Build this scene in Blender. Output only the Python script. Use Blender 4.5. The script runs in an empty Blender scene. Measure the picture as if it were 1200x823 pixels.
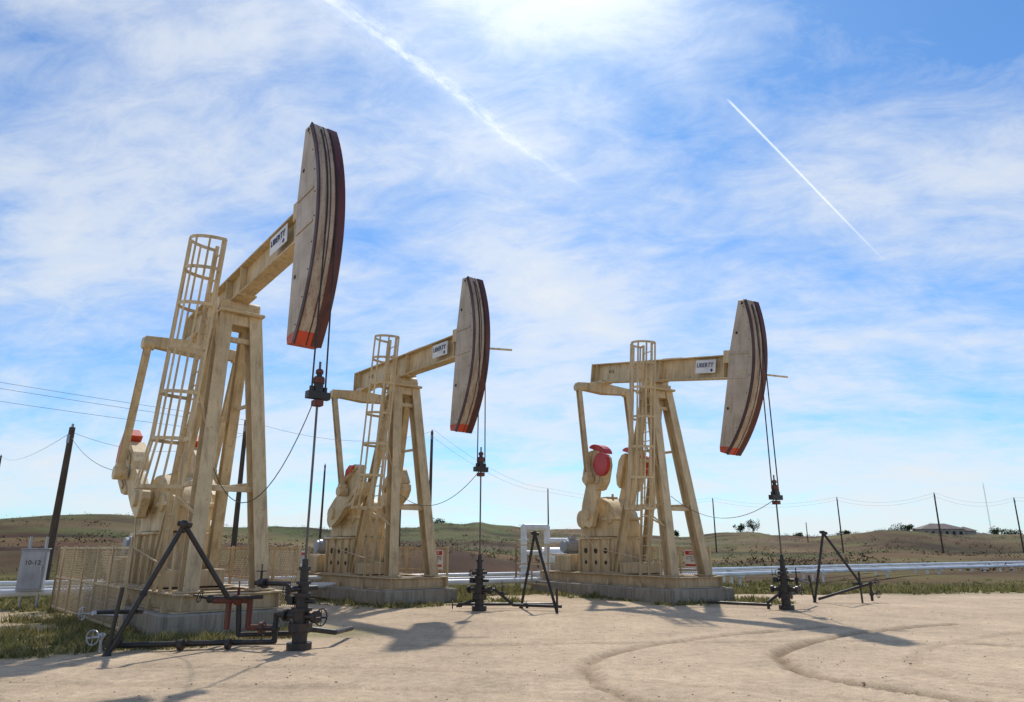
import bpy, math, random
import numpy as np
from mathutils import Vector, Matrix, noise
random.seed(7); rng=np.random.default_rng(7)
R2=math.radians
scene=bpy.context.scene
V=Vector
# ---------------------------------------------------------------- helpers
class MB:
    def __init__(s): s.v=[];s.f=[];s.m=[];s.cur=0
    def add(s,vs,fs):
        o=len(s.v); s.v+= [tuple(a) for a in vs]; s.f+=[tuple(i+o for i in f) for f in fs]; s.m+=[s.cur]*len(fs)
    def obox(s,p0,p1,side,ws,wn,os=0,on=0,t1=1.0):
        p0=V(p0);p1=V(p1);d=(p1-p0).normalized();sd=V(side);sd=(sd-sd.dot(d)*d).normalized();n=d.cross(sd)
        vs=[]
        for p,k in((p0,1),(p1,t1)):
            for a,b in((-1,-1),(1,-1),(1,1),(-1,1)):
                vs.append(p+sd*(os+a*ws/2*k)+n*(on+b*wn/2*k))
        s.add(vs,[(3,2,1,0),(4,5,6,7),(0,1,5,4),(1,2,6,5),(2,3,7,6),(3,0,4,7)])
    def box(s,c,size):
        x,y,z=size; s.obox((c[0],c[1],c[2]-z/2),(c[0],c[1],c[2]+z/2),(1,0,0),x,y)
    def ibeam(s,p0,p1,side,w,h,t=.03,tw=.02):
        s.obox(p0,p1,side,w,t,0,h/2-t/2); s.obox(p0,p1,side,w,t,0,-h/2+t/2); s.obox(p0,p1,side,tw,h-2*t+.004)
    def tube(s,p0,p1,r,n=10,r1=None,cap=True):
        p0=V(p0);p1=V(p1);r1=r if r1 is None else r1
        d=(p1-p0).normalized();a=V((0,0,1)) if abs(d.z)<.9 else V((1,0,0));u=d.cross(a).normalized();w=d.cross(u)
        vs=[]
        for p,rr in((p0,r),(p1,r1)):
            for i in range(n):
                t=2*math.pi*i/n; vs.append(p+u*rr*math.cos(t)+w*rr*math.sin(t))
        fs=[(i,(i+1)%n,n+(i+1)%n,n+i) for i in range(n)]
        if cap: fs+=[tuple(range(n-1,-1,-1)),tuple(range(n,2*n))]
        s.add(vs,fs)
    def path(s,pts,r,n=8):
        for a,b in zip(pts,pts[1:]): s.tube(a,b,r,n)
        for p in pts[1:-1]: s.ball(p,r*1.02,n)
    def ball(s,c,r,n=8,sc=(1,1,1)):
        vs=[];fs=[];m=max(4,n//2)
        for j in range(1,m):
            for i in range(n):
                ph=math.pi*j/m;t=2*math.pi*i/n
                vs.append((c[0]+r*sc[0]*math.sin(ph)*math.cos(t),c[1]+r*sc[1]*math.sin(ph)*math.sin(t),c[2]+r*sc[2]*math.cos(ph)))
        for j in range(m-2):
            for i in range(n): fs.append((j*n+i,(j+1)*n+i,(j+1)*n+(i+1)%n,j*n+(i+1)%n))
        fs.append(tuple(range(n)));fs.append(tuple((m-2)*n+i for i in range(n-1,-1,-1)))
        s.add(vs,fs)
    def prism(s,poly,y0,y1):
        n=len(poly); vs=[(x,y0,z) for x,z in poly]+[(x,y1,z) for x,z in poly]
        s.add(vs,[tuple(range(n)),tuple(range(2*n-1,n-1,-1))]+[(i,n+i,n+(i+1)%n,(i+1)%n) for i in range(n)])
    def obj(s,name,mats,parent=None,smooth=False,bevel=0):
        me=bpy.data.meshes.new(name); me.from_pydata(s.v,[],s.f)
        for m in (mats if isinstance(mats,(list,tuple)) else [mats]): me.materials.append(m)
        me.polygons.foreach_set('material_index',s.m)
        me.update()
        import bmesh
        bm=bmesh.new();bm.from_mesh(me);bmesh.ops.recalc_face_normals(bm,faces=bm.faces);bm.to_mesh(me);bm.free()
        if smooth:
            me.polygons.foreach_set('use_smooth',[True]*len(me.polygons)); me.set_sharp_from_angle(angle=R2(40))
        o=bpy.data.objects.new(name,me);scene.collection.objects.link(o)
        if parent: o.parent=parent
        if bevel:
            b=o.modifiers.new('bev','BEVEL');b.width=bevel;b.segments=1;b.limit_method='ANGLE'
        return o
def empty(name,loc=(0,0,0),rz=0):
    e=bpy.data.objects.new(name,None);scene.collection.objects.link(e);e.location=loc;e.rotation_euler=(0,0,rz);e.empty_display_size=.3;return e
def newmat(name):
    m=bpy.data.materials.new(name);m.use_nodes=True;nt=m.node_tree;return m,nt,nt.nodes['Principled BSDF']
def N(nt,t,**k):
    n=nt.nodes.new(t)
    for a,b in k.items():
        if a.startswith('i_'): n.inputs[a[2:].replace('_',' ')].default_value=b
        else: setattr(n,a,b)
    return n
def ramp(nt,fac,stops):
    r=nt.nodes.new('ShaderNodeValToRGB');cr=r.color_ramp
    while len(cr.elements)<len(stops): cr.elements.new(.5)
    for e,(p,c) in zip(cr.elements,stops):
        e.position=p; e.color=(c[0],c[1],c[2],1) if isinstance(c,(tuple,list)) else (c,c,c,1)
    nt.links.new(fac,r.inputs[0]);return r.outputs[0]
def mix(nt,fac,a,b,bt='MIX'):
    m=nt.nodes.new('ShaderNodeMix');m.data_type='RGBA';m.blend_type=bt
    for s,i in((fac,0),(a,6),(b,7)):
        if hasattr(s,'links') or hasattr(s,'is_output'): nt.links.new(s,m.inputs[i])
        else: m.inputs[i].default_value=s if i==0 else (*s,1)
    return m.outputs[2]
def noise_t(nt,vec,scale,detail=4,rough=.55,sc=None,dist=0):
    if sc:
        mp=nt.nodes.new('ShaderNodeMapping');mp.inputs['Scale'].default_value=sc;nt.links.new(vec,mp.inputs[0]);vec=mp.outputs[0]
    n=N(nt,'ShaderNodeTexNoise',i_Scale=scale,i_Detail=detail,i_Roughness=rough,i_Distortion=dist);nt.links.new(vec,n.inputs['Vector']);return n.outputs[0]
def paint(name,base,rough=.5,dirt=(.16,.10,.055),amt=.55,metal=0,bump=.15,stain=.5,low=False):
    m,nt,b=newmat(name);tc=N(nt,'ShaderNodeTexCoord').outputs['Object']
    n1=ramp(nt,noise_t(nt,tc,1.7,3),[(.3,.76),(.7,1.08)])
    c=mix(nt,1.0,base,n1,'MULTIPLY')
    ns=noise_t(nt,tc,3,5,.65,(3,3,.35))
    c=mix(nt,ramp(nt,ns,[(stain,0),(stain+.22,amt)]),c,dirt)
    if low:   # splash-up dust and mud on the lowest couple of metres (world height)
        g=N(nt,'ShaderNodeNewGeometry');sp_=N(nt,'ShaderNodeSeparateXYZ');nt.links.new(g.outputs['Position'],sp_.inputs[0])
        ma=N(nt,'ShaderNodeMath',operation='MULTIPLY_ADD');nt.links.new(ns,ma.inputs[0]);ma.inputs[1].default_value=-3.2;nt.links.new(sp_.outputs[2],ma.inputs[2])
        mr=N(nt,'ShaderNodeMapRange');nt.links.new(ma.outputs[0],mr.inputs[0])
        for i,vv in((1,-1.4),(2,.5),(3,.62),(4,0)): mr.inputs[i].default_value=vv
        c=mix(nt,mr.outputs[0],c,(.30,.215,.135))
    sp=ramp(nt,noise_t(nt,tc,22,3,.6),[(.62,0),(.70,amt*.95)])
    c=mix(nt,sp,c,(.10,.045,.02))
    nt.links.new(c,b.inputs['Base Color'])
    nt.links.new(ramp(nt,n1,[(.78,rough+.12),(1,rough-.08)]),b.inputs['Roughness'])
    b.inputs['Metallic'].default_value=metal
    bp=N(nt,'ShaderNodeBump',i_Strength=bump,i_Distance=.01);nt.links.new(noise_t(nt,tc,14,3),bp.inputs['Height']);nt.links.new(bp.outputs[0],b.inputs['Normal'])
    return m
CREAM=paint('cream_paint',(.68,.525,.30),.55,dirt=(.24,.145,.07),amt=.55,stain=.48,low=True)
HEADP=paint('tan_head_paint',(.53,.43,.32),.5,dirt=(.22,.15,.09),amt=.5,stain=.48)
RED=paint('red_orange_paint',(.62,.07,.025),.45,amt=.5)
REDC=paint('guard_red_paint',(.52,.03,.03),.4,amt=.3)
BLACK=paint('black_pipe_paint',(.018,.017,.017),.45,dirt=(.10,.05,.03),amt=.5)
RUSTR=paint('rust_red_pipe',(.13,.03,.02),.6,amt=.5)
STEEL=paint('galvanised_steel',(.45,.46,.48),.35,amt=.25,metal=.5)
RODM=paint('rod_steel',(.12,.11,.10),.35,amt=.35,metal=.6)
DARK=paint('dark_opening',(.03,.028,.025),.8,amt=.2)
CONC=paint('concrete',(.34,.295,.235),.9,dirt=(.12,.10,.08),amt=.7,bump=.6,stain=.45)
GREASE=paint('grease_dark',(.07,.03,.02),.5,dirt=(.02,.012,.01),amt=.5)
RBROWN=paint('rusty_brown_face',(.12,.03,.02),.5,dirt=(.03,.012,.01),amt=.7,stain=.45)
PALE=paint('worn_pale_face',(.50,.40,.29),.5,dirt=(.20,.07,.04),amt=.75,stain=.44)
CABLE=paint('wire_rope',(.04,.035,.03),.5,metal=.4,amt=.2)
WHITE=paint('white_sign_paint',(.80,.80,.78),.4,amt=.2,stain=.62)
NAVY=paint('navy_text',(.02,.03,.12),.5,amt=.05)
WOOD=paint('pole_wood',(.11,.075,.05),.9,dirt=(.04,.03,.022),amt=.7,stain=.45)
GREY=paint('grey_cabinet',(.36,.38,.42),.45,amt=.25)
PIPEW=paint('pipeline_white',(.76,.78,.80),.35,amt=.22,stain=.6)

# ---------------------------------------------------------------- camera
cam=bpy.data.cameras.new('camera');co=bpy.data.objects.new('camera',cam);scene.collection.objects.link(co)
co.location=(0,0,1.6);co.rotation_euler=(R2(90+15.57),0,0);cam.sensor_width=36;cam.lens=827.57/1200*36;cam.clip_end=20000;cam.clip_start=.1
scene.camera=co
scene.view_settings.view_transform='Standard';scene.view_settings.look='None';scene.view_settings.exposure=0

# ---------------------------------------------------------------- sky + sun
EL=50;AZ=4.0
sd=V((math.sin(R2(AZ))*math.cos(R2(EL)),math.cos(R2(AZ))*math.cos(R2(EL)),math.sin(R2(EL))))
sun=bpy.data.lights.new('sun','SUN');so=bpy.data.objects.new('sun',sun);scene.collection.objects.link(so)
sun.energy=3.6;sun.angle=R2(1.2);sun.color=(1,.945,.86);so.rotation_euler=sd.to_track_quat('Z','Y').to_euler()
w=bpy.data.worlds.new('World');scene.world=w;w.use_nodes=True;nt=w.node_tree
bg=nt.nodes['Background'];bg.inputs[1].default_value=.10
sky=N(nt,'ShaderNodeTexSky');sky.sky_type='NISHITA';sky.sun_disc=False;sky.sun_elevation=R2(EL);sky.sun_rotation=R2(AZ);sky.air_density=1.0;sky.dust_density=.3;sky.ozone_density=2.5
tc=N(nt,'ShaderNodeTexCoord').outputs['Generated']
nm=N(nt,'ShaderNodeVectorMath',operation='NORMALIZE');nt.links.new(tc,nm.inputs[0]);D=nm.outputs[0]
sx=N(nt,'ShaderNodeSeparateXYZ');nt.links.new(D,sx.inputs[0])
def M(op,a,b=None,c=None,clamp=False):
    n=nt.nodes.new('ShaderNodeMath');n.operation=op;n.use_clamp=clamp
    for i,x in enumerate((a,b,c)):
        if x is None: continue
        if isinstance(x,(int,float)): n.inputs[i].default_value=x
        else: nt.links.new(x,n.inputs[i])
    return n.outputs[0]
zz=M('ADD',M('MAXIMUM',sx.outputs[2],0.0),.30)
cx=N(nt,'ShaderNodeCombineXYZ');nt.links.new(M('DIVIDE',sx.outputs[0],zz),cx.inputs[0]);nt.links.new(M('DIVIDE',sx.outputs[1],zz),cx.inputs[1])
mp=N(nt,'ShaderNodeMapping');mp.inputs['Rotation'].default_value=(0,0,R2(30));mp.inputs['Scale'].default_value=(1.0,1.45,1);mp.inputs['Location'].default_value=(4.3,2.2,0);nt.links.new(cx.outputs[0],mp.inputs[0])
n1=noise_t(nt,mp.outputs[0],1.7,8,.58,dist=.25)
n2=noise_t(nt,mp.outputs[0],6.5,7,.68,(1,1.3,1),dist=.5)
n3=noise_t(nt,cx.outputs[0],.9,2,.5)
s=M('ADD',M('MULTIPLY',n1,.62),M('ADD',M('MULTIPLY',n2,.28),M('MULTIPLY',n3,.35)))
lowz=M('SUBTRACT',1,M('MULTIPLY',sx.outputs[2],1.6),clamp=True)
s=M('ADD',s,M('MULTIPLY',lowz,.14))
# clearer air high up towards the north-east
s=M('SUBTRACT',s,M('MULTIPLY',M('MULTIPLY',M('MAXIMUM',M('SUBTRACT',sx.outputs[0],.12),0.0),M('MAXIMUM',M('SUBTRACT',sx.outputs[2],.25),0.0)),.75))
dt=N(nt,'ShaderNodeVectorMath',operation='DOT_PRODUCT');nt.links.new(D,dt.inputs[0]);dt.inputs[1].default_value=sd
dp=M('MAXIMUM',dt.outputs['Value'],0.0)
g1=M('POWER',dp,12);g2=M('POWER',dp,45)
s=M('ADD',s,M('ADD',M('MULTIPLY',g1,.08),M('MULTIPLY',g2,.22)))
cf=ramp(nt,s,[(.565,.0),(.655,.30),(.755,.70),(.90,.97)])
cloud=N(nt,'ShaderNodeVectorMath',operation='SCALE');cloud.inputs[0].default_value=(.96,1.01,1.06)
nt.links.new(M('ADD',8.5,M('ADD',M('MULTIPLY',g1,1.2),M('MULTIPLY',g2,4.5))),cloud.inputs['Scale'])
skyc=mix(nt,1.0,sky.outputs[0],(.72,1.12,1.46),'MULTIPLY')
nt.links.new(mix(nt,cf,skyc,cloud.outputs[0]),bg.inputs[0])

# ---------------------------------------------------------------- terrain
def ss(a,b,x):
    t=min(1,max(0,(x-a)/(b-a)));return t*t*(3-2*t)
UN=[(-6.51,15.87,-49.27,5.26),(-3.73,23.52,-52.29,-.96),(5.0,24.12,-59.71,-10.12)]
def padedge(x):
    return 18.8+ss(-12,2,x)*7.4+noise.noise((x*.25,3,0))*1.2
def interp(a,xs,ys):
    return float(np.interp(a,xs,ys))
def H(x,y):
    r=math.hypot(x,y);az=math.degrees(math.atan2(x,max(y,.01))) if y>0 else (90 if x>0 else -90)
    h=.012*noise.noise((x*1.3,y*1.3,0))+.02*noise.noise((x*.3,y*.3,5))
    out=ss(0,6,y-padedge(x))
    h-=.25*out*(1-ss(30,60,r))
    h+=out*.3*noise.noise((x*.12,y*.12,2))
    rr=interp(az,[-45,-30,-15,0,15,30,45],[150,170,230,290,300,280,260])
    e=interp(az,[-60,-38,-32,-28,-25,-18,-10,0,6,12,18,25,32,40,60],[20,22,28,28,25,20,22,21,15,12,11,13,11,12,12])
    hh=1.6+e/827*rr+rr*.009*noise.noise((az*.16,7.7,0))+rr*.003*noise.noise((az*.6,2.7,0))
    if y>-20: h+=hh*ss(45,rr,r)**1.25*ss(-20,20,y)
    left=1-ss(-8,6,az)
    h+=left*1.3*ss(32,50,r)*(1-ss(60,130,r))*(1+.8*noise.noise((x*.09,y*.09,9)))
    h+=ss(60,140,r)*(r/200)**.5*1.3*noise.noise((x*.02,y*.02,1))*ss(0,20,y)
    return h
def grassmask(x,y):
    g=0
    pe=padedge(x);n=noise.noise((x*.45,y*.45,11))
    g=max(g,ss(-.6,1.5,y-pe+n*1.5)*(1-ss(8,18,y-pe+n*4)))
    a=((x+10.5)/5.4)**2+((y-13.2)/1.8)**2
    g=max(g,1-ss(.5,1.25,a+n*.9))
    for X,Y,ph,th in UN:
        c,s_=math.cos(R2(ph)),math.sin(R2(ph));dx,dy=x-X,y-Y;lx=c*dx+s_*dy;ly=-s_*dx+c*dy
        d=math.hypot(max(-7.2-lx,0,lx-2.0),max(abs(ly)-1.7,0))
        g=max(g,(1-ss(.1,1.5,d+n*1.5))*.8)
    return g
TR=[[(9.5,16.2),(6.6,14.6),(4.47,12.4),(3.95,11.1),(3.9,10.04),(4.19,9.4),(4.9,8.5),(6.2,7.2),(8,6)],
    [(6.5,15.8),(3.84,14.2),(1.96,12.4),(1.09,10.9),(1.05,9.44),(1.3,8.4),(2.2,7)],[(9,12.5),(7.2,13.3),(5.2,13.6),(3.0,13.2),(0,13),(-2,12.8)],
    [(10,14.8),(7.6,13.2),(6.0,11.4),(5.6,10.2),(6.0,9.2),(7.2,8.2)],[(-9,10),(-5,9.4),(-1,9.0),(3,7.6)],[(-9,11.2),(-5,10.7),(-1,10.4),(4,8.4)]]
TA=[1,.7,.35,.3,.25,.25]
def smooth_poly(p,n=6):
    out=[]
    for i in range(len(p)-1):
        a=p[max(i-1,0)];b=p[i];c=p[i+1];d=p[min(i+2,len(p)-1)]
        for k in range(n):
            t=k/n
            out.append(tuple(.5*((2*b[j])+(-a[j]+c[j])*t+(2*a[j]-5*b[j]+4*c[j]-d[j])*t*t+(-a[j]+3*b[j]-3*c[j]+d[j])*t**3) for j in (0,1)))
    out.append(p[-1]);return out
TP=[np.array(smooth_poly(t)) for t in TR]
def tfield(x,y):
    best=0;sig=0
    P=np.array((x,y))
    for T,A in zip(TP,TA):
        a=T[:-1];d=T[1:]-a;t=np.clip(((P-a)*d).sum(1)/(d*d).sum(1),0,1);q=a+d*t[:,None]-P
        D_=math.sqrt((q*q).sum(1).min())
        best=max(best,A*math.exp(-(D_/.12)**2))
        sig=max(sig,A*math.exp(-((D_-.2)/.07)**2))
    return best,sig
def lines(a,b,st,lo,hi,g=1.055):
    l=list(np.arange(a,b+1e-6,st));q=st;x=l[-1]
    while x<hi: q=min(q*g,60 if x<800 else 400);x+=q;l.append(x)
    q=st;x=l[0];pre=[]
    while x>lo: q=min(q*g,60 if x>-800 else 400);x-=q;pre.append(x)
    return pre[::-1]+l
xs=lines(-10,10,.10,-3500,3500);ys=lines(6.6,16,.09,-60,4500)
vs=[];col=[]
for y in ys:
    for x in xs:
        z=H(x,y);n=noise.noise((x*.35,y*.35,20));nb=noise.noise((x*.03,y*.03,30));nc=noise.noise((x*.11,y*.11,33))
        g=grassmask(x,y) if (y>5 and y<80) else 0
        t=0
        if -9<x<11 and 6<y<17:
            nz=.05*noise.noise((x*3,y*3,1));t,rg=tfield(x+nz,y+nz)
            t*=1+.5*noise.noise((x*2.5,y*2.5,8))
            z+=-.05*t+.03*rg
        sand=np.array((.57,.435,.295))*(1+.13*n+.08*nc)
        out=ss(2,8,y-padedge(x)+3*nb)
        if out>0:
            r=math.hypot(x,y)
            brown=np.array((.12,.062,.034)) if x<6 else np.array((.135,.08,.042))
            far=np.array((.115,.092,.042)) if x<0 else np.array((.13,.083,.044))
            wf=ss(90,170,r)
            c=brown*(1-wf)+far*wf
            c=c*(1+.9*nb+.8*nc)+np.array((-.03,.015,-.01))*ss(-.1,.4,nc)
            gg=ss(.05,.35,noise.noise((x*.018,y*.035,50)));c=c*(1-.65*gg)+np.array((.075,.095,.028))*.65*gg
            gg=ss(.2,.4,noise.noise((x*.012,y*.04,150)));c=c*(1-.4*gg)+np.array((.24,.18,.11))*.4*gg
            sand=sand*(1-out)+c*out
        gr=np.array((.15,.155,.05))*(1+.5*n) + np.array((.12,.08,.03))*ss(-.1,.5,nc)
        c=sand*(1-.8*g)+gr*.8*g
        c=c*(1-np.array((.50,.54,.58))*min(1,max(0,t)))
        vs.append((x,y,z));col.append((max(.01,c[0]),max(.01,c[1]),max(.01,c[2]),1))
nx=len(xs);ny=len(ys)
fs=[(j*nx+i,j*nx+i+1,(j+1)*nx+i+1,(j+1)*nx+i) for j in range(ny-1) for i in range(nx-1)]
me=bpy.data.meshes.new('ground');me.from_pydata(vs,[],fs);me.polygons.foreach_set('use_smooth',[True]*len(fs))
ca=me.color_attributes.new('Col','FLOAT_COLOR','POINT');ca.data.foreach_set('color',np.array(col,dtype=np.float32).ravel())
ground=bpy.data.objects.new('ground',me);scene.collection.objects.link(ground)
m,nt2,b=newmat('ground_sand_and_scrub');P=N(nt2,'ShaderNodeNewGeometry').outputs['Position']
at=N(nt2,'ShaderNodeAttribute',attribute_name='Col').outputs[0]
c=mix(nt2,1.0,at,ramp(nt2,noise_t(nt2,P,.9,6,.65),[(.25,.76),(.75,1.18)]),'MULTIPLY')
c=mix(nt2,1.0,c,ramp(nt2,noise_t(nt2,P,7,6,.72),[(.25,.68),(.55,1.02),(.8,1.22)]),'MULTIPLY')
c=mix(nt2,1.0,c,ramp(nt2,noise_t(nt2,P,60,2,.6),[(.3,.72),(.6,1.08)]),'MULTIPLY')
c=mix(nt2,ramp(nt2,noise_t(nt2,P,24,3,.5),[(.64,0),(.70,.5)]),c,(.19,.135,.085))
nt2.links.new(c,b.inputs['Base Color']);b.inputs['Roughness'].default_value=.95;b.inputs['Specular IOR Level'].default_value=.1
bp=N(nt2,'ShaderNodeBump',i_Strength=.85,i_Distance=.035);nt2.links.new(noise_t(nt2,P,7,7,.72),bp.inputs['Height']);nt2.links.new(bp.outputs[0],b.inputs['Normal'])
me.materials.append(m)

# ---------------------------------------------------------------- scattered stuff
def foliage_mat(name,cols,trans=.3):
    m,nt,b=newmat(name)
    r=N(nt,'ShaderNodeNewGeometry').outputs['Random Per Island']
    c=ramp(nt,r,[(i/(len(cols)-1),k) for i,k in enumerate(cols)])
    nt.links.new(c,b.inputs['Base Color']);b.inputs['Roughness'].default_value=.8;b.inputs['Specular IOR Level'].default_value=.1
    if trans:
        tr=N(nt,'ShaderNodeBsdfTranslucent');nt.links.new(c,tr.inputs[0]);mx=N(nt,'ShaderNodeMixShader',i_Fac=trans)
        nt.links.new(b.outputs[0],mx.inputs[1]);nt.links.new(tr.outputs[0],mx.inputs[2]);nt.links.new(mx.outputs[0],nt.nodes['Material Output'].inputs[0])
    return m
def mesh_np(name,v,nper,mat):
    me=bpy.data.meshes.new(name);n=len(v)
    me.from_pydata(v.tolist(),[],np.arange(n).reshape(-1,nper).tolist());me.materials.append(mat)
    o=bpy.data.objects.new(name,me);scene.collection.objects.link(o);return o
def blades(name,region,count,hmin,hmax,mat,thr=.25,wid=.012,cut=-.05):
    out=[];tries=0
    x0,x1,y0,y1=region
    while len(out)<count and tries<count*12:
        tries+=1;x=random.uniform(x0,x1);y=random.uniform(y0,y1);g=grassmask(x,y)
        if random.random()>(g-thr)*1.6: continue
        nn=noise.noise((x*1.1,y*1.1,3))
        if nn<cut+random.uniform(-.2,.2): continue
        inside=False
        for X,Y,ph,th in UN:
            c,s_=math.cos(R2(ph)),math.sin(R2(ph));dx,dy=x-X,y-Y;lx=c*dx+s_*dy;ly=-s_*dx+c*dy
            if -6.4<lx<1.75 and abs(ly)<1.35: inside=True
        if inside: continue
        z=H(x,y)-.01;hs=.6+max(0,nn)*1.3
        for k in range(5):
            a=random.uniform(0,6.28);h=random.uniform(hmin,hmax)*(.4+g*.6)*hs;l=h*random.uniform(.2,1.0);b=random.uniform(0,6.28)
            px=x+random.gauss(0,.04);py=y+random.gauss(0,.04);ww=wid*random.uniform(.6,1.5)
            out.append(((px-ww*math.cos(a),py-ww*math.sin(a),z),(px+ww*math.cos(a),py+ww*math.sin(a),z),(px+l*math.cos(b),py+l*math.sin(b),z+h)))
    return mesh_np(name,np.array(out).reshape(-1,3),3,mat)
GR=foliage_mat('grass_green_and_straw',[(.08,.10,.028),(.15,.165,.045),(.36,.29,.14),(.11,.13,.038),(.42,.33,.17),(.20,.19,.065)])
blades('grass',(-16,-4,10.5,17),34000,.05,.27,GR,cut=-.15)
blades('grass',(-14,12,16,30),28000,.05,.23,GR,wid=.018,cut=-.12)
blades('grass',(-30,45,19,46),75000,.06,.28,GR,wid=.035,cut=-.3)
SH=foliage_mat('dry_brush',[(.06,.05,.025),(.11,.08,.04),(.065,.075,.025),(.15,.11,.06),(.04,.048,.018)],0)
out=[]
for i in range(4200):
    a=R2(random.uniform(-40,42));r=30+230*random.random()**1.2;x=r*math.sin(a);y=r*math.cos(a)
    if y-padedge(x)<8 or noise.noise((x*.06,y*.06,70))<-.1: continue
    z=H(x,y);sz=random.uniform(.12,.45)*(1 if r<60 else 1.9)
    for k in range(18):
        p=V((random.gauss(0,.5)*sz*1.3,random.gauss(0,.5)*sz*1.3,abs(random.gauss(.3,.28))*sz));q=V((x,y,z))+p;s_=sz*.2
        for t in range(3): out.append(tuple(q+V((random.uniform(-s_,s_),random.uniform(-s_,s_),random.uniform(-s_,s_)))))
mesh_np('scrub_brush',np.array(out),3,SH)
gv=MB()
for i in range(2400):
    x=random.uniform(-9,11);y=6.5+random.random()**1.3*17
    if noise.noise((x*.5,y*.5,90))<random.uniform(-.3,.3): continue
    r=random.uniform(.005,.015)*(2.2 if random.random()<.03 else 1);gv.ball((x,y,H(x,y)+r*.3),r,5,(1,random.uniform(.6,1),.6))
gv.obj('gravel',paint('gravel_stone',(.42,.33,.23),.9))

# ---------------------------------------------------------------- pumpjack
ZB=7.24;RR=4.68;CC=3.0;EW=1.12;SH_=V((-2.95,0,2.75));CR=1.3;PL=3.68
def text(name,body,size,mat,parent,mw,ext=.004):
    cu=bpy.data.curves.new(name,'FONT');cu.body=body;cu.size=size;cu.align_x='CENTER';cu.align_y='CENTER';cu.extrude=ext;cu.offset=.0
    o=bpy.data.objects.new(name,cu);scene.collection.objects.link(o);cu.materials.append(mat);o.parent=parent;o.matrix_local=mw;return o
def pumpjack(X,Y,ph,th,crank_deg,tag):
    root=empty('pumpjack',(X,Y,0),R2(ph));t=R2(th)
    b=MB();b.box((-2.3,0,.19),(8.0,2.6,.42));b.obj('concrete_pad',CONC,root,bevel=.03)
    b=MB()
    for y in(-.95,.95): b.ibeam((-6.1,y,.575),(1.55,y,.575),(0,1,0),.26,.35)
    for x in(-6.0,-4.6,-3.5,-2.2,-.9,.5,1.42): b.ibeam((x,-.94,.57),(x,.94,.57),(1,0,0),.22,.33)
    b.box((-2.4,0,.762),(2.6,2.0,.02))
    for x in(-5.2,-3.9,-1.6,.1,1.1):
        for y in(-1.13,1.13): b.box((x,y,.46),(.12,.1,.12)); b.tube((x,y,.4),(x,y,.62),.02,6)
    b.obj('skid',CREAM,root,bevel=.006)
    b=MB();top=ZB-.42
    for s in(-1,1):
        b.ibeam((1.07,s*.71,.75),(.16,s*.33,top),(0,1,0),.30,.36,.035,.03)
        b.box((1.07,s*.71,.77),(.55,.46,.04))
        b.ibeam((-1.75,s*.62,.8),(-.16,s*.30,top),(0,1,0),.22,.26,.03,.025)
        b.box((-1.75,s*.62,.79),(.45,.36,.04))
        p=V((1.07,s*.71,.75)).lerp(V((.16,s*.33,top)),.36);q=V((-1.75,s*.62,.8)).lerp(V((-.16,s*.30,top)),.36);b.obox(p,q,(0,1,0),.08,.10)
        p=V((1.07,s*.71,.75)).lerp(V((.16,s*.33,top)),.66);q=V((-1.75,s*.62,.8)).lerp(V((-.16,s*.30,top)),.66);b.obox(p,q,(0,1,0),.06,.08)
    for k in(.34,.90):
        p=V((1.07,-.71,.75)).lerp(V((.16,-.33,top)),k);q=V((p.x,-p.y,p.z));b.obox(p,q,(1,0,0),.09,.12)
    p=V((-1.75,-.62,.8)).lerp(V((-.16,-.3,top)),.62);b.obox(p,(p.x,-p.y,p.z),(1,0,0),.08,.1)
    b.box((0,0,top+.03),(.95,1.0,.07));b.box((0,0,top-.13),(.62,.85,.24))
    b.obj('samson_post',CREAM,root,bevel=.006)
    b=MB();b.box((0,0,top+.15),(.5,.9,.17));b.tube((0,-.48,top+.26),(0,.48,top+.26),.17,18)
    for s in(-1,1):
        for dx in(-.36,.36):b.tube((dx,s*.36,top+.05),(dx,s*.36,top+.2),.03,6)
    b.obj('center_bearing',CREAM,root,True)
    b=MB();l0=V((.22,-1.05,.75));l1=V((.55,-.72,ZB+1.1));ax=(l1-l0)
    for s in(-.21,.21): b.obox(l0+V((s,0,0)),l1+V((s,0,0)),(1,0,0),.035,.08)
    n=int(ax.length/.3)
    for i in range(1,n):
        p=l0+ax*(i/n);b.tube(p-V((.21,0,0)),p+V((.21,0,0)),.016,6)
    hs=[.27,.40,.53,.66,.79,.90,.995]
    def hoop(k):
        c=l0+ax*k;r=.45 if k<.3 else .38;pts=[]
        for j in range(13):
            a=math.pi*j/12; pts.append(c+V((-math.cos(a)*r,-math.sin(a)*r*1.75,0)))
        return [c+V((-.21,0,0))]+pts+[c+V((.21,0,0))]
    H_=[hoop(k) for k in hs]
    for h in H_:
        for p,q in zip(h,h[1:]): b.obox(p,q,(0,0,1),.075,.014)
    for j in(1,3,5,7,9,11,13):
        for h,g in zip(H_,H_[1:]): b.obox(h[j],g[j],(1,0,0),.05,.035)
    for k in(.25,.55,.84):
        p=l0+ax*k;q=V((1.07,-.71,.75)).lerp(V((.16,-.33,top)),k*.98)
        b.obox(p+V((-.1,0,0)),q,(0,0,1),.05,.05); b.obox(p+V((.2,0,0)),q,(0,0,1),.05,.05)
    b.obj('ladder_with_cage',CREAM,root)
    wb=empty('walking_beam_assembly',(0,0,ZB+.35));wb.parent=root;wb.rotation_euler=(0,-t,0)
    b=MB();b.ibeam((-3.45,0,0),(3.72,0,0),(0,1,0),.36,.74,.04,.03)
    for x in(-3.2,-.45,.45,3.4):
        for s in(-1,1): b.box((x,s*.095,0),(.02,.155,.655))
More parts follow.
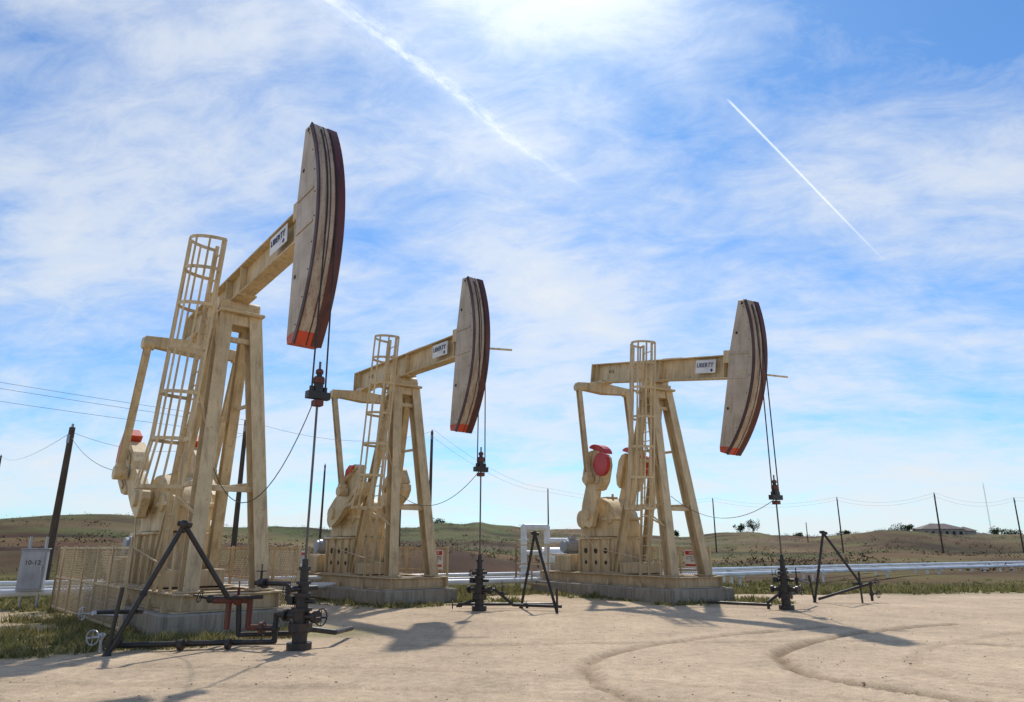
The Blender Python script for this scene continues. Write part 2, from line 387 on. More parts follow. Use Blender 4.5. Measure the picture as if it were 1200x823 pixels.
    b.box((0,0,-.39),(1.1,.44,.045));b.box((-3.0,0,-.385),(.8,.4,.035));b.box((3.55,0,.30),(.3,.44,.4));b.box((1.0,0,.385),(.9,.3,.02))
    b.box((-3.46,0,0),(.025,.4,.74))
    b.obj('walking_beam',CREAM,wb,bevel=.006)
    b=MB()
    def pol(r,a):a=R2(a);return(r*math.cos(a),r*math.sin(a))
    hw=.27;A1=25.3;A0=-35
    def back(z): return float(np.interp(z,[-2.45,-.5,.4,1.85],[3.50,3.66,3.68,3.93]))
    cut=-31.8
    up=[pol(RR-.03,a) for a in np.linspace(cut,A1,24)]; zt=up[-1][1];zl=up[0][1]
    b.cur=0;b.prism(up+[(back(zt),zt+.03),(back(.4),.4),(back(-.5),-.5),(back(zl),zl)],-hw,hw)
    lo=[pol(RR-.03,a) for a in np.linspace(A0,cut,5)]
    b.cur=1;b.prism(lo+[(back(zl),zl-.002),(3.50,-2.5),(3.53,-2.62)],-hw-.001,hw+.001)
    b.cur=0
    for s in(-1,1):
        b.obox((3.72,s*(hw+.012),.37),(4.45,s*(hw+.012),.37),(0,1,0),.02,.05);b.obox((3.72,s*(hw+.012),-.37),(4.45,s*(hw+.012),-.37),(0,1,0),.02,.05)
    b.obj('horsehead',[HEADP,RED],wb,bevel=.008)
    b=MB()
    def band(mi,y0,y1,r0,r1,a0,a1,n=22):
        b.cur=mi
        for i in range(n):
            u=a0+(a1-a0)*i/n;v=a0+(a1-a0)*(i+1)/n
            b.prism([pol(r0,u),pol(r1,u),pol(r1,v),pol(r0,v)],y0,y1)
    for a0,a1,k in((A0,cut,1),(cut,A1,0)):
        f=lambda i:2 if (k and i!=1) else i
        band(1,-hw-.012,-hw+.022,RR-.08,RR+.012,a0,a1);band(f(0),-hw+.022,-.035,RR-.03,RR-.008,a0,a1)
        band(1,-.035,-.012,RR-.03,RR-.002,a0,a1);band(f(0),-.012,.07,RR-.03,RR-.008,a0,a1);band(3,.07,hw+.012,RR-.05,RR+.006,a0,a1)
    b.obj('horsehead_wireline_track',[PALE,GREASE,RED,RBROWN],wb)
    b=MB()
    for s in(-1,1):
        for i in range(9):
            a=A0+4+(A1-A0-6)*i/8;p=pol(RR-.16,a);b.tube((p[0],s*(hw-.005),p[1]),(p[0],s*(hw+.012),p[1]),.013,6)
        for z in(1.0,1.9,-1.3): b.tube((back(z)+.16,s*(hw-.005),z),(back(z)+.16,s*(hw+.006),z),.045,10)
    b.tube((pol(RR-.25,A1)[0],-.12,zt+.04),(pol(RR-.25,A1)[0],.12,zt+.04),.035,8)
    b.obj('horsehead_bolts',DARK,wb)
    b=MB();b.box((2.65,-.188,.03),(.86,.012,.42));b.obj('beam_label',WHITE,wb)
    text('label_text','LIBERTY',.2,NAVY,wb,Matrix.Translation((2.63,-.199,.07))@Matrix.Rotation(R2(90),4,'X'),.006)
    b=MB();b.tube((2.92,-.194,-.1),(2.92,-.2,-.1),.05,10);b.obj('label_drop',NAVY,wb)
    text('unit_number',tag,.17,DARK,wb,Matrix.Translation((-2.4,-.022,.05))@Matrix.Rotation(R2(90),4,'X'))
    if tag!='10-12':
        b=MB();p=pol(RR-.55,-3);b.obox((p[0]+.1,-.30,p[1]),(p[0]+.75,.95,p[1]-.02),(0,0,1),.05,.05);b.obj('level_arm',CREAM,wb)
    tx=-CC*math.cos(t);tz=ZB+.35-CC*math.sin(t)-.62
    b=MB();b.obox((tx,0,tz),(tx,-EW-.12,tz),(1,0,0),.34,.40,t1=.62);b.obox((tx,0,tz),(tx,EW+.12,tz),(1,0,0),.34,.40,t1=.62)
    b.box((tx,0,tz+.24),(.42,.4,.16));
    b.obj('equalizer',CREAM,root,bevel=.01)
    b=MB()
    for s in(-1,1): b.tube((tx,s*(EW-.12),tz-.06),(tx,s*(EW+.16),tz-.06),.15,14)
    b.obj('equalizer_bearings',CREAM,root,True)
    a=R2(crank_deg);q=(SH_.x+CR*math.cos(a),SH_.z+CR*math.sin(a))
    b=MB()
    for s in(-1,1):
        b.ibeam((tx,s*(EW+.02),tz-.1),(q[0],s*(EW+.02),q[1]+.15),(0,1,0),.16,.18,.022,.02)
        b.tube((q[0],s*(EW-.14),q[1]),(q[0],s*(EW+.16),q[1]),.17,16)
        b.box((q[0],s*(EW+.02),q[1]+.14),(.26,.2,.2))
    b.obj('pitman_arms',CREAM,root,bevel=.005)
    ca_,sa_=math.cos(a),math.sin(a)
    def cr(u,v):return(SH_.x+ca_*u-sa_*v,SH_.z+sa_*u+ca_*v)
    b=MB();w_=MB();g=MB()
    for s in(-1,1):
        y0,y1=sorted((s*.72,s*.92))
        b.prism([cr(-.42,-.25),cr(-.3,-.36),(cr(.3,-.40)),cr(2.35,-.26),cr(2.35,.26),cr(.3,.40),cr(-.3,.36),cr(-.42,.25)],y0,y1)
        b.tube((SH_.x,s*.5,SH_.z),(SH_.x,s*1.0,SH_.z),.2,18)
        y0,y1=sorted((s*.58,s*.97))
        for m_ in(-1,1):
            w_.prism([cr(.95,m_*.28),cr(1.05,m_*.48),cr(1.35,m_*.60),cr(1.95,m_*.60),cr(2.2,m_*.48),cr(2.3,m_*.28)],y0,y1)
            w_.prism([cr(1.2,m_*.30),cr(1.3,m_*.46),cr(2.0,m_*.46),cr(2.1,m_*.30)],*sorted((s*.97,s*1.02)))
        if tag=='9-13':
            y0,y1=sorted((s*.60,s*.945))
            g.prism([cr(2.34+.22*math.cos(j*math.pi/8-math.pi/2),.50*math.sin(j*math.pi/8-math.pi/2)) for j in range(9)],y0,y1)
            ctr=cr(1.95,-.45);g.tube((ctr[0],s*.90,ctr[1]),(ctr[0],s*1.06,ctr[1]),.42,22)
        elif tag=='10-12':
            y0,y1=sorted((s*.66,s*1.03))
            g.prism([cr(2.0,-.75),cr(2.5,-.70),cr(2.62,-.1),cr(2.5,.3),cr(2.2,.3),cr(2.1,-.3)],y0,y1)
        else:
            y0,y1=sorted((s*.64,s*1.035))
            g.prism([cr(1.5,.47),cr(1.65,.63),cr(1.95,.62),cr(2.2,.42),cr(2.0,.3)],y0,y1)
    b.obj('cranks',CREAM,root,bevel=.01);w_.obj('counterweights',CREAM,root,bevel=.02);g.obj('counterweight_red_ends',REDC if tag=='9-13' else RED,root,bevel=.015)
    b=MB()
    b.prism([(-4.1,.76),(-1.75,.76),(-1.95,1.95),(-3.85,1.95)],-.62,.62)
    for s in(-1,1):
        for x in(-3.8,-3.2,-2.6,-2.05): b.box((x,s*.66,1.33),(.05,.1,1.1))
        b.box((-2.95,s*.64,1.93),(2.1,.16,.06))
    b.box((-4.7,0,1.05),(1.0,1.7,.55));b.box((-4.95,0,1.35),(1.5,1.5,.05));b.box((-1.2,0,.95),(.7,1.3,.36))
    b.obj('gearbox_pedestal',CREAM,root,bevel=.01)
    b=MB()
    for s in(-1,1):
        for x in(-3.5,-2.9,-2.33):
            b.tube((x,s*.615,1.5),(x,s*.632,1.5),.10,14);b.tube((x,s*.615,1.1),(x,s*.632,1.1),.07,14)
    b.obj('pedestal_openings',DARK,root)
    b=MB()
    prof=[(-3.95,1.98),(-3.98,2.5),(-3.82,2.95),(-3.5,3.2),(-3.1,3.33),(-2.6,3.33),(-2.2,3.15),(-1.85,2.8),(-1.72,2.4),(-1.75,1.98)]
    b.prism(prof,-.5,.5);b.prism([(-4.08,2.55),(-4.08,2.65),(-1.66,2.65),(-1.66,2.55)],-.58,.58)
    for s in(-1,1):
        b.tube((SH_.x,s*.48,SH_.z),(SH_.x,s*.6,SH_.z),.34,22);b.tube((-2.15,s*.48,2.62),(-2.15,s*.57,2.62),.2,18);b.tube((-3.6,s*.48,2.62),(-3.6,s*.57,2.62),.22,18)
    b.box((-2.9,0,3.36),(.6,.5,.08));b.tube((-2.6,0,3.33),(-2.6,0,3.5),.05,8)
    b.obj('gearbox',CREAM,root,True,bevel=.02)
    b=MB();pts=[(-3.62+.62*math.cos(x),2.62+.62*math.sin(x)) for x in np.linspace(R2(-60),R2(130),14)]+[(-5.1+.3*math.cos(x),1.65+.3*math.sin(x)) for x in np.linspace(R2(130),R2(300),9)]
    b.prism(pts,.66,.69);b.prism([( -4.36+(x+4.36)*.97,2.1+(z-2.1)*.97) for x,z in pts],.5,.66);b.obj('belt_guard',CREAM,root)
    b=MB();b.tube((-5.1,-.45,1.65),(-5.1,.45,1.65),.26,20);b.tube((-5.1,-.55,1.65),(-5.1,-.45,1.65),.22,20)
    for i in range(12):
        x=i*math.pi/6;b.box((-5.1+.265*math.cos(x),0,1.65+.265*math.sin(x)),(.03,.7,.03))
    b.box((-5.1,-.1,1.98),(.2,.25,.14));b.obj('motor',GREY,root,True)
    b=MB();b.tube((-3.6,-.70,2.62),(-3.6,-.58,2.62),.32,20);b.path([(-3.9,-.66,2.5),(-2.6,-.9,1.6),(.9,-1.0,1.15)],.018,6);b.path([(.9,-1.0,.75),(.9,-1.0,1.7),(1.0,-1.0,1.85)],.025,6)
    b.obj('brake',CREAM,root,True)
    zc=3.78+RR*t
    b=MB()
    for s in(-.10,.10):
        pts=[(RR*math.cos(x)+.012*math.cos(x),s,ZB+.35+(RR+.012)*math.sin(x)) for x in np.linspace(t+R2(A1-2),0,14)]
        b.path(pts+[(RR+.01,s*1.3,zc+.1)],.017,6)
    b.obj('bridle_cables',CABLE,root)
    b=MB();b.box((RR,0,zc),(.14,.42,.13));b.tube((RR,0,zc+.06),(RR,0,zc+.34),.085,12);b.tube((RR,0,zc+.34),(RR,0,zc+.48),.05,10);b.tube((RR,-.13,zc-.02),(RR,-.13,zc+.16),.04,8);b.tube((RR,.13,zc-.02),(RR,.13,zc+.16),.04,8)
    b.cur=1;b.tube((RR,0,zc+.22),(RR,0,zc+.32),.10,12);b.tube((RR,0,zc+.4),(RR,0,zc+.46),.07,10);b.box((RR,0,zc-.14),(.16,.16,.1))
    b.obj('carrier_bar',[BLACK,RUSTR],root)
    b=MB();b.tube((RR,0,1.3),(RR,0,zc+.62),.021,10);b.obj('polished_rod',RODM,root)
    b=MB();p0=V((RR,-.05,zc-.05));p1=V((.95,-.45,3.2));pts=[]
    for i in range(17):
        k=i/16;p=p0.lerp(p1,k);p.z-=1.5*4*k*(1-k)*.8*(1 if tag=='10-12' else .5);pts.append(p)
    b.path(pts,.009,5);b.obj('load_cell_cable',BLACK,root)
    return root
pumpjack(*UN[0],148,'10-12');pumpjack(*UN[1],32,'11-12');pumpjack(*UN[2],72,'9-13')

# ---------------------------------------------------------------- fences
def fence(X,Y,ph,mode):
    b=MB()
    def panel(p,q,z0=.12,z1=1.6,mesh=True):
        p=V((*p,0));q=V((*q,0));L=(q-p).length;d=(q-p)/L
        n=max(1,round(L/1.3))
        for i in range(n+1):
            a=p+d*(L*i/n);b.box((a.x,a.y,(z0+z1)/2-.03),(.055,.055,z1-z0+.16))
        for z in(z0,(z0+z1)/2,z1): b.obox(p+V((0,0,z)),q+V((0,0,z)),(0,0,1),.045,.03)
        if not mesh: return
        st=.105;hh=z1-z0;k=-hh
        while k<L:
            for sgn in(0,1):
                s0=max(k,0);s1=min(k+hh,L)
                if s1-s0>.03:
                    za=z0+(s0-k);zb=z0+(s1-k)
                    if sgn: za=z1-(s0-k);zb=z1-(s1-k)
                    b.obox(p+d*s0+V((0,0,za)),p+d*s1+V((0,0,zb)),(0,0,1),.010,.005)
            k+=st
    if mode==0: panel((-5.9,-1.75),(.7,-1.75));panel((-6.6,-1.75),(-5.95,-1.75));panel((-6.6,-1.75),(-6.6,1.75));panel((-6.6,1.85),(.4,1.85))
    elif mode==1: panel((-6.6,-1.75),(-2.8,-1.75));panel((-6.6,-1.75),(-6.6,1.75));panel((-6.6,1.85),(.2,1.85))
    else: panel((-6.6,-1.75),(-4.3,-1.75),.3,1.7,False);panel((-6.6,-1.75),(-6.6,1.75),.3,1.7,False);panel((-5.6,1.85),(.2,1.85))
    o=b.obj('safety_fence',CREAM);o.location=(X,Y,0);o.rotation_euler=(0,0,R2(ph))
    s=empty('warning_sign',(X,Y,0),R2(ph));x=-1.9 if mode==0 else -.5
    b=MB();b.box((x,1.81,1.22),(.95,.012,.62));b.obj('board',WHITE,s)
    b=MB();b.box((x,1.801,1.43),(.85,.006,.13));b.box((x,1.801,1.02),(.85,.006,.07));b.obj('red_header',REDC,s)
    rot=Matrix.Rotation(R2(90),4,'X')
    text('warning_text','DANGER',.12,WHITE,s,Matrix.Translation((x,1.797,1.43))@rot,.001)
    text('small_text','AUTOMATIC EQUIPMENT\nMAY START AT ANY TIME\nKEEP CLEAR',.07,NAVY,s,Matrix.Translation((x,1.80,1.23))@rot,.001)
    return o
for i,u in enumerate(UN): fence(*u[:3],i)
def smallsign(loc,rz,sz=(.4,.5)):
    s=empty('warning_sign',loc,rz);b=MB();b.box((0,0,0),(sz[0],.012,sz[1]));b.obj('board',WHITE,s);b=MB();b.box((0,-.009,sz[1]*.3),(sz[0]*.85,.006,sz[1]*.2));b.obj('header',REDC,s)
    b=MB()
    for i in range(4): b.box((0,-.009,sz[1]*(.1-.12*i)),(sz[0]*.7,.004,.02))
    b.obj('text_lines',NAVY,s)
X,Y,ph,th=UN[1]
c,s_=math.cos(R2(ph)),math.sin(R2(ph));lx,ly=-3.2,-1.79
smallsign((X+c*lx-s_*ly,Y+s_*lx+c*ly,1.25),R2(ph))

# ---------------------------------------------------------------- wellheads & flow lines
def handwheel(b,c,axis,r):
    c=V(c);ax=V(axis).normalized();a=V((0,0,1)) if abs(ax.z)<.9 else V((1,0,0));u=ax.cross(a).normalized();v=ax.cross(u)
    P=[c+u*r*math.cos(k*math.pi/8)+v*r*math.sin(k*math.pi/8) for k in range(17)]
    for p,q in zip(P,P[1:]): b.tube(p,q,r*.09,6)
    for k in(0,4,8,12): b.tube(c,P[k],r*.06,5)
    b.tube(c-ax*.04,c+ax*.12,r*.12,6)
def wellhead(X,Y,ph):
    root=empty('wellhead',(X,Y,0),R2(ph));b=MB()
    st=[(0,.12,.20),(.12,.30,.12),(.30,.36,.19),(.36,.42,.19),(.42,.60,.13),(.60,.65,.17),(.65,.82,.10),(.82,.88,.14),(.88,1.02,.09),(1.02,1.07,.12),(1.07,1.24,.07),(1.24,1.3,.10),(1.3,1.42,.05)]
    for a,c,r in st: b.tube((0,0,a),(0,0,c),r,16)
    for a in range(8):
        x=a*math.pi/4;b.tube((.165*math.cos(x),.165*math.sin(x),.27),(.165*math.cos(x),.165*math.sin(x),.45),.016,6)
    b.tube((-.35,0,.52),(.35,0,.52),.06,10);b.tube((.3,0,.52),(.36,0,.52),.10,12);b.tube((-.36,0,.52),(-.3,0,.52),.10,12)
    b.tube((0,-.3,.95),(0,.3,.95),.045,10);b.tube((-.28,0,.76),(.28,0,.76),.04,10);b.box((-.22,0,.76),(.12,.14,.14))
    b.obj('wellhead_body',BLACK,root,True)
    b=MB();handwheel(b,(.44,0,.52),(1,0,0),.13);handwheel(b,(0,-.36,.95),(0,1,0),.09);handwheel(b,(-.3,0,.9),(0,0,1),.08);b.obj('hand_wheels',BLACK,root)
    return root
WELL=[]
for X,Y,ph,th in UN:
    c,s_=math.cos(R2(ph)),math.sin(R2(ph));wx,wy=X+c*RR,Y+s_*RR;WELL.append((wx,wy));wellhead(wx,wy,ph+20)
def pipes(name,paths,r,mat,valves=(),fl=()):
    root=empty(name,(0,0,0));b=MB()
    for p in paths: b.path([V(q) for q in p],r,10)
    for p,ax in fl:
        p=V(p);a=V(ax).normalized();b.tube(p-a*.035,p+a*.035,r*1.9,12)
    b.obj('pipe_run',mat,root,True)
    if valves:
        b=MB()
        for p,ax,rr in valves:
            p=V(p);b.ball(p,r*1.8,10);a=V(ax).normalized();b.tube(p,p+a*.2,r*.5,6);handwheel(b,p+a*.2,ax,rr)
        b.obj('valves',mat,root)
    return root
w0,w1,w2=WELL
pipes('flow_line',[[(w0[0],w0[1],.52),(w0[0]-.5,w0[1]+.3,.52),(w0[0]-.5,w0[1]+.3,.1),(-6.3,12.1,.1)],
                  [(w0[0]-.3,w0[1]+.9,.16),(-4.7,13.0,.16),(-4.75,13.0,.75),(-5.2,12.9,.75)],
                  [(w0[0],w0[1],.76),(w0[0]-.4,w0[1]+.5,.76),(w0[0]-.4,w0[1]+.5,1.0),(w0[0]-1.1,w0[1]+.9,1.0)],
                  [(w0[0]+.1,w0[1]+.2,.30),(w0[0]+.45,w0[1]+.5,.22),(w0[0]+.45,w0[1]+1.8,.15)]],.045,BLACK,
      [((w0[0]-.5,w0[1]+.3,.3),(-1,0,0),.11),((-6.3,12.1,.15),(0,-1,.1),.12),((-5.2,12.9,.75),(-1,0,.2),.1),((w0[0]-1.0,w0[1]+.85,1.0),(0,0,1),.09)],
      [((-5.3,12.15,.1),(1,0,0)),((-4.6,12.3,.1),(1,0,.0)),((w0[0]-.9,w0[1]+.75,1.0),(1,-.6,0))])
pipes('bypass_pipe',[[(-5.15,12.9,.72),(-4.55,13.0,.72),(-4.55,13.0,.28),(-4.0,12.9,.28)],[(-4.9,12.95,.72),(-4.9,12.95,.25)]],.05,RUSTR,[((-4.75,12.95,.72),(0,0,1),.09)],[((-4.3,12.95,.28),(1,0,0))])
pipes('flow_line',[[(w1[0],w1[1],.52),(w1[0]+.4,w1[1]+.2,.52),(w1[0]+.9,w1[1]+.3,.12),(1.3,19.6,.12)],[(w1[0]-.6,w1[1]-.1,.12),(w1[0],w1[1],.3)],[(w1[0]-.6,w1[1]+.8,.1),(1.2,20.7,.1)]],.04,BLACK,[((w1[0]+.6,w1[1]+.25,.4),(0,0,1),.1),((w1[0]-.5,w1[1]-.1,.15),(-1,0,0),.1)],[((.4,19.95,.12),(1,0,0))])
pipes('flow_line',[[(w2[0],w2[1],.52),(w2[0]-.5,w2[1]-.05,.2),(w2[0]-.5,w2[1]-.05,.02)],[(w2[0],w2[1],.4),(w2[0]+.5,w2[1]+.4,.4),(w2[0]+.5,w2[1]+.4,.75),(w2[0]+1.3,w2[1]+1.6,.6)],
                  [(9.2,22.4,.12),(10.9,22.6,.55),(10.9,22.6,.05)],[(10.6,22.5,.55),(10.3,22.4,.55)],[(w2[0]-.3,w2[1]+.3,.1),(5.6,21.5,.1)]],.04,BLACK,[((10.9,22.6,.55),(1,0,.2),.12),((w2[0]+.5,w2[1]+.4,.75),(0,0,1),.12),((10.9,22.6,.25),(1,0,0),.11)],[])
def aframe(p0,p1,ap,extra=(),mat=BLACK,r=.038):
    root=empty('pipe_a_frame',(0,0,0));b=MB();ap=V(ap)
    b.tube(p0,ap,r,10);b.tube(p1,ap,r,10);b.ball(ap,r*1.9,10);b.tube(ap+V((-.1,0,.02)),ap+V((.12,0,-.02)),r*1.1,10);b.ball(p0,r*1.7,8)
    for f in(.45,): b.ball(V(p0).lerp(ap,f),r*1.5,8)
    for a,c in extra: b.tube(a,c,r*.8,8)
    b.obj('frame_pipes',mat,root,True)
aframe((-6.25,11.75,.0),(-4.85,12.75,.78),(-5.5,12.2,1.98),[((-6.55,11.85,.62),(-5.9,12.0,.62)),((-6.25,11.75,.0),(-6.15,11.75,1.0)),((-4.85,12.75,.78),(-4.3,12.9,.78))],r=.042)
aframe((.25,20.6,0),(1.15,19.1,0.0),(.62,20.0,1.98),[((1.15,19.1,0),(1.15,19.1,.6))])
aframe((9.15,22.6,0),(10.55,22.4,.5),(9.6,22.5,2.05),[((10.5,22.4,0),(10.5,22.4,.9)),((9.15,22.6,0),(9.05,22.6,.8))])
pipes('valve_stub',[[(-6.5,12.0,0),(-6.5,12.0,.3)],[(-6.9,12.4,.55),(-6.3,12.1,.55)]],.03,STEEL,[((-6.5,12.0,.25),(-.2,-1,0),.11),((-6.9,12.4,.55),(-1,0,0),.1)])

# ---------------------------------------------------------------- long pipelines
PLN=[(-60,2),(-30,12.5),(-14,20.4),(-1.3,27.2),(8,33.2),(19.3,41.3),(48,59.5),(110,92),(200,120)]
def pipeline(off,z,r):
    b=MB();pts=[V((x,y+off,z)) for x,y in PLN];b.path(pts,r,12)
    for a,c in zip(pts,pts[1:]):
        n=int((c-a).length/5)
        for i in range(n):
            p=a.lerp(c,(i+.5)/max(n,1));b.box((p.x,p.y,z/2-.1),(.1,.1,z+.1));b.box((p.x,p.y,z-r-.02),(.4,.3,.04))
            if i%2: b.tube(p-(c-a).normalized()*.04,p+(c-a).normalized()*.04,r*1.25,12)
    b.obj('pipeline',PIPEW,smooth=True)
pipeline(0,.40,.10);pipeline(1.3,.60,.075);pipeline(2.6,.42,.06)
b=MB();b.path([V((.5,31,0)),V((.5,31,2.45)),V((1.5,31.3,2.45)),V((1.5,31.3,.2))],.13,12);b.path([V((1.5,31.3,1.9)),V((2.4,31.6,1.9)),V((2.4,31.6,0))],.11,12);b.path([V((.5,31,1.4)),V((1.5,31.3,1.4))],.09,10)
b.tube((1.3,32.4,1.25),(2.9,32.7,1.25),.38,18);b.box((1.6,32.45,.5),(.12,.6,1.0));b.box((2.6,32.65,.5),(.12,.6,1.0))
for z in(.8,1.9): b.tube((.5,31,z),(.5,31,z+.06),.2,12)
b.obj('pipe_riser',PIPEW,smooth=True)

# ---------------------------------------------------------------- utility poles & lines
def pole(x,y,h,r=.15,arm=True,lean=0,name='utility_pole'):
    z=H(x,y);root=empty(name,(x,y,z));b=MB();b.tube((0,0,-.4),(lean,0,h),r,12,r*.7);b.obj('post',WOOD,root,True)
    b=MB();b.box((lean,-r,h-.5),(.1,.06,.35));b.tube((lean,0,h),(lean,0,h+.15),.05,8);b.obj('insulators',GREY,root);return V((x+lean,y,z+h))
def wire(pts,sag,r=.009,name='power_line'):
    b=MB()
    for a,c in zip(pts,pts[1:]):
        P=[]
        for i in range(15):
            k=i/14;p=a.lerp(c,k);p.z-=sag*4*k*(1-k);P.append(p)
        for p,q in zip(P,P[1:]): b.tube(p,q,r,5,cap=False)
    b.obj(name,BLACK)
tA=pole(-18.6,29.5,6.6,.16,False,.1);tB=pole(-75,104,9.8,.17,False)
tC=pole(-15.2,40,7.9,.16,False);tC2=pole(-52,26,12.5,.16,False)
tD=pole(-20.5,78,9.2,.14,False);tE=pole(-9.3,60,6.2,.13,False);tF=pole(-6.6,58,9.2,.15,False)
far=[tF,pole(5.2,104,9.0,.12,False),pole(34,122,8.8,.13,False),pole(51,113,8.3,.12,False),pole(60.5,103,8.2,.13,False),pole(76,109,8.0,.12,False),pole(150,150,9)]
pole(68,168,4.5,.12,False)
wire([tC2+V((0,0,-.0)),tC],.5);wire([tC2+V((0,0,-.35)),tC+V((0,0,-.3))],.5);wire([tC2+V((0,0,-1.1)),tC+V((0,0,-.8))],.6)
wire([tB,tA+V((0,0,-.2)),tC+V((0,0,-.8))],.9);wire([tC,tF],1.0)
for dx in(-.5,.5): wire([p+V((dx*.2,0,-.1+dx*.5)) for p in far],1.1,.009)
wire([tA+V((0,0,-.4)),V((-9.8,19.2,3.6))],.5)
b=MB();bx,by=250,380;bz=H(bx,by)
for i in range(3):
    a=i*2.094;b.tube((bx+.4*math.cos(a),by+.4*math.sin(a),bz-1),(bx+.2*math.cos(a),by+.2*math.sin(a),bz+30),.035,4)
for k in range(18):
    for i in range(3):
        a=i*2.094;c=(i+1)*2.094;b.tube((bx+.3*math.cos(a),by+.3*math.sin(a),bz+k*1.6),(bx+.3*math.cos(c),by+.3*math.sin(c),bz+k*1.6+1.6),.02,4)
b.obj('radio_mast',STEEL)
root=empty('electrical_cabinet',(-13.35,20.6,0),R2(20));b=MB();b.box((0,0,1.0),(.62,.28,1.1));b.box((0,-.15,1.0),(.54,.02,1.0));b.box((0,0,1.57),(.68,.34,.03));b.obj('cabinet',GREY,root,bevel=.01)
b=MB();b.tube((-.2,.1,-.1),(-.2,.1,1.9),.04,8);b.tube((.2,.1,-.1),(.2,.1,1.9),.04,8);b.box((.22,-.18,1.05),(.03,.03,.14));b.obj('posts',STEEL,root)
text('cabinet_number','10-12',.17,DARK,root,Matrix.Translation((0,-.163,1.2))@Matrix.Rotation(R2(90),4,'X'))

# ---------------------------------------------------------------- distant house, trees
def house(x,y,L,W,h,name='ranch_house'):
    z=H(x,y)-.3;root=empty(name,(x,y,z),R2(-8));b=MB();b.box((0,0,h/2),(L,W,h));b.box((L*.62,0,h*.4),(L*.35,W*.8,h*.8));b.obj('walls',paint('stucco',(.42,.37,.32),.8),root)
    b=MB();e=.6
    for cx,l,zz_,ww in((0,L,h,W),(L*.62,L*.35,h*.8,W*.8)):
        a=l/2+e;c=ww/2+e;rh=ww*.22;q=max(a-c,.1)
        b.add([(cx-a,-c,zz_),(cx+a,-c,zz_),(cx+a,c,zz_),(cx-a,c,zz_),(cx-q,0,zz_+rh),(cx+q,0,zz_+rh)],[(0,1,5,4),(1,2,5),(2,3,4,5),(3,0,4),(3,2,1,0)])
    b.obj('roof',paint('roof_tile',(.16,.12,.11),.8),root)
    b=MB()
    for i in range(6): b.box((-L*.42+i*L*.165,-W/2-.03,h*.55),(L*.07,.08,h*.4))
    b.obj('windows',DARK,root)
house(155,265,14,9,3.4);house(171,275,10,8,3.0)
TREE=foliage_mat('tree_foliage',[(.025,.04,.015),(.05,.075,.025),(.035,.055,.02),(.07,.09,.035)],.15)
leaf=[];tk=MB()
def tree(x,y,h,wd):
    z=H(x,y);tk.tube((x,y,z-.2),(x,y,z+h*.45),.25,6,.12)
    cl=[(V((random.gauss(0,wd*.3),random.gauss(0,wd*.3),h*random.uniform(.3,.9))),random.uniform(.2,.4)*wd) for _ in range(10)]
    for c,r in cl:
        tk.tube((x,y,z+h*.3),V((x,y,z))+c,.1,5,.04)
        for k in range(60):
            d=V((random.gauss(0,1),random.gauss(0,1),random.gauss(0,.8))).normalized()*r*random.uniform(.5,1.1);q=V((x,y,z))+c+d;s_=.32
            for t in range(3): leaf.append(tuple(q+V((random.uniform(-s_,s_),random.uniform(-s_,s_),random.uniform(-s_,s_)))))
for x,y,h,wd in[(91,275,4.5,4),(87,277,3,3),(146,268,3.5,3),(162,283,5,5),(164,270,3,3),(178,270,4.5,4),(182,272,5,4),(187,274,4,4),(193,280,3.5,4),(150,281,4,4),(64,285,2.2,3),(-28,270,2.5,4),(110,280,2,3),(126,276,2.4,3),(40,285,2,3)]: tree(x,y,h,wd)
tr=mesh_np('distant_trees',np.array(leaf),3,TREE);t2=tk.obj('trunks',WOOD,tr)

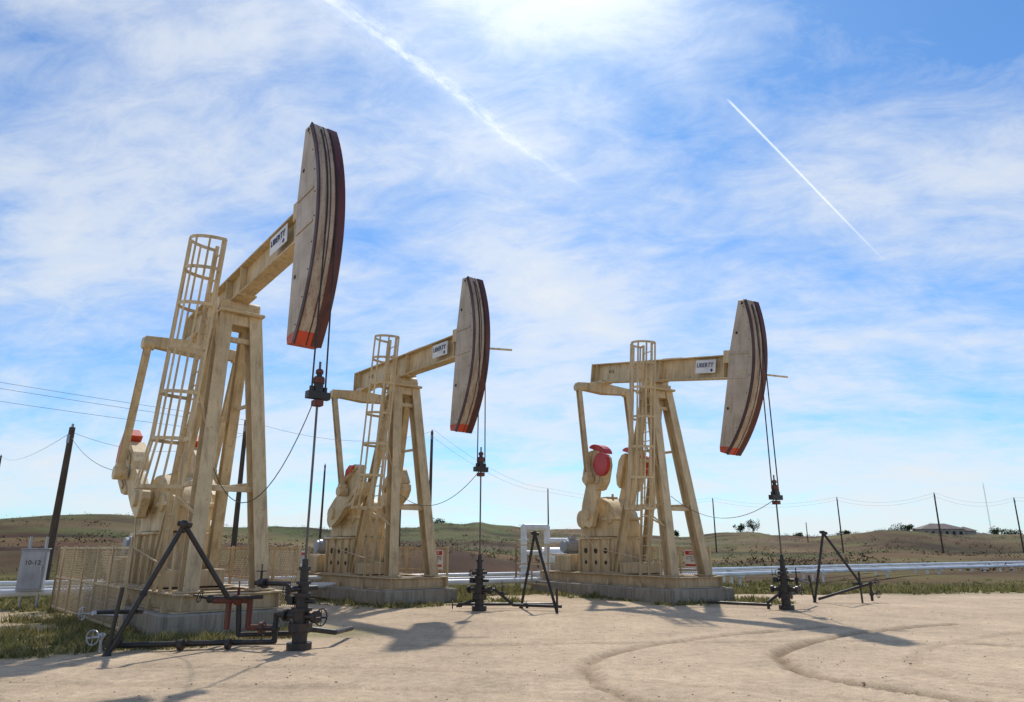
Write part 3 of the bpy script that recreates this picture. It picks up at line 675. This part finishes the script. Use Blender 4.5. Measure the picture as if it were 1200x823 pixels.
# ---------------------------------------------------------------- contrails (ice-crystal ribbons, 1500 m up)
def contrail(pts,w0_,w1_,dens,seedv):
    m,nt,b=newmat('ice_crystal_trail');nt.nodes.remove(b)
    uv=N(nt,'ShaderNodeTexCoord').outputs['UV'];sp=N(nt,'ShaderNodeSeparateXYZ');nt.links.new(uv,sp.inputs[0])
    if seedv: e=ramp(nt,sp.outputs[1],[(0,0),(.3,.35),(.5,1),(.7,.35),(1,0)])
    else: e=ramp(nt,sp.outputs[1],[(0,0),(.35,.25),(.55,.8),(.66,1),(.75,.35),(1,0)])
    l=ramp(nt,sp.outputs[0],[(0,0),(.05,.9),(.55,.8),(1,0)]) if seedv else ramp(nt,sp.outputs[0],[(0,.9),(.6,.8),(.9,.35),(1,0)])
    n=ramp(nt,noise_t(nt,uv,5,6,.65,(6,1.2,1)),[(.35,.25 if not seedv else .85),(.65,1)])
    def mm(a,b_):
        q=nt.nodes.new('ShaderNodeMath');q.operation='MULTIPLY'
        for i,x in enumerate((a,b_)):
            if isinstance(x,float): q.inputs[i].default_value=x
            else: nt.links.new(x,q.inputs[i])
        return q.outputs[0]
    f=mm(mm(mm(e,l),n),dens)
    tr_=N(nt,'ShaderNodeBsdfTransparent');tl=N(nt,'ShaderNodeBsdfTranslucent');tl.inputs[0].default_value=(1,1,1,1)
    mx=N(nt,'ShaderNodeMixShader');nt.links.new(f,mx.inputs[0]);nt.links.new(tr_.outputs[0],mx.inputs[1]);nt.links.new(tl.outputs[0],mx.inputs[2]);nt.links.new(mx.outputs[0],nt.nodes['Material Output'].inputs[0])
    P=smooth_poly(pts,12);n_=len(P);v=[];
    for i,(x,y) in enumerate(P):
        a=P[max(i-1,0)];c=P[min(i+1,n_-1)];d=V((c[0]-a[0],c[1]-a[1],0)).normalized();s_=V((-d.y,d.x,0));k=i/(n_-1);ww=w0_+(w1_-w0_)*k
        v+=[V((x,y,1500))-s_*ww/2,V((x,y,1500))+s_*ww/2]
    fs=[(2*i,2*i+2,2*i+3,2*i+1) for i in range(n_-1)]
    me=bpy.data.meshes.new('contrail');me.from_pydata([tuple(q) for q in v],[],fs);uvl=me.uv_layers.new(name='UVMap')
    for p in me.polygons:
        for li in p.loop_indices:
            vi=me.loops[li].vertex_index;uvl.data[li].uv=((vi//2)/(n_-1),vi%2)
    me.materials.append(m);o=bpy.data.objects.new('contrail',me);scene.collection.objects.link(o)
contrail([(742,2119),(1100,2520),(1560,3040),(2027,3563)],14,18,1.0,1)
contrail([(-800,1300),(-486,1667),(-310,1900),(-174,2076),(0,2350),(160,2540),(370,2790)],150,190,.78,0)
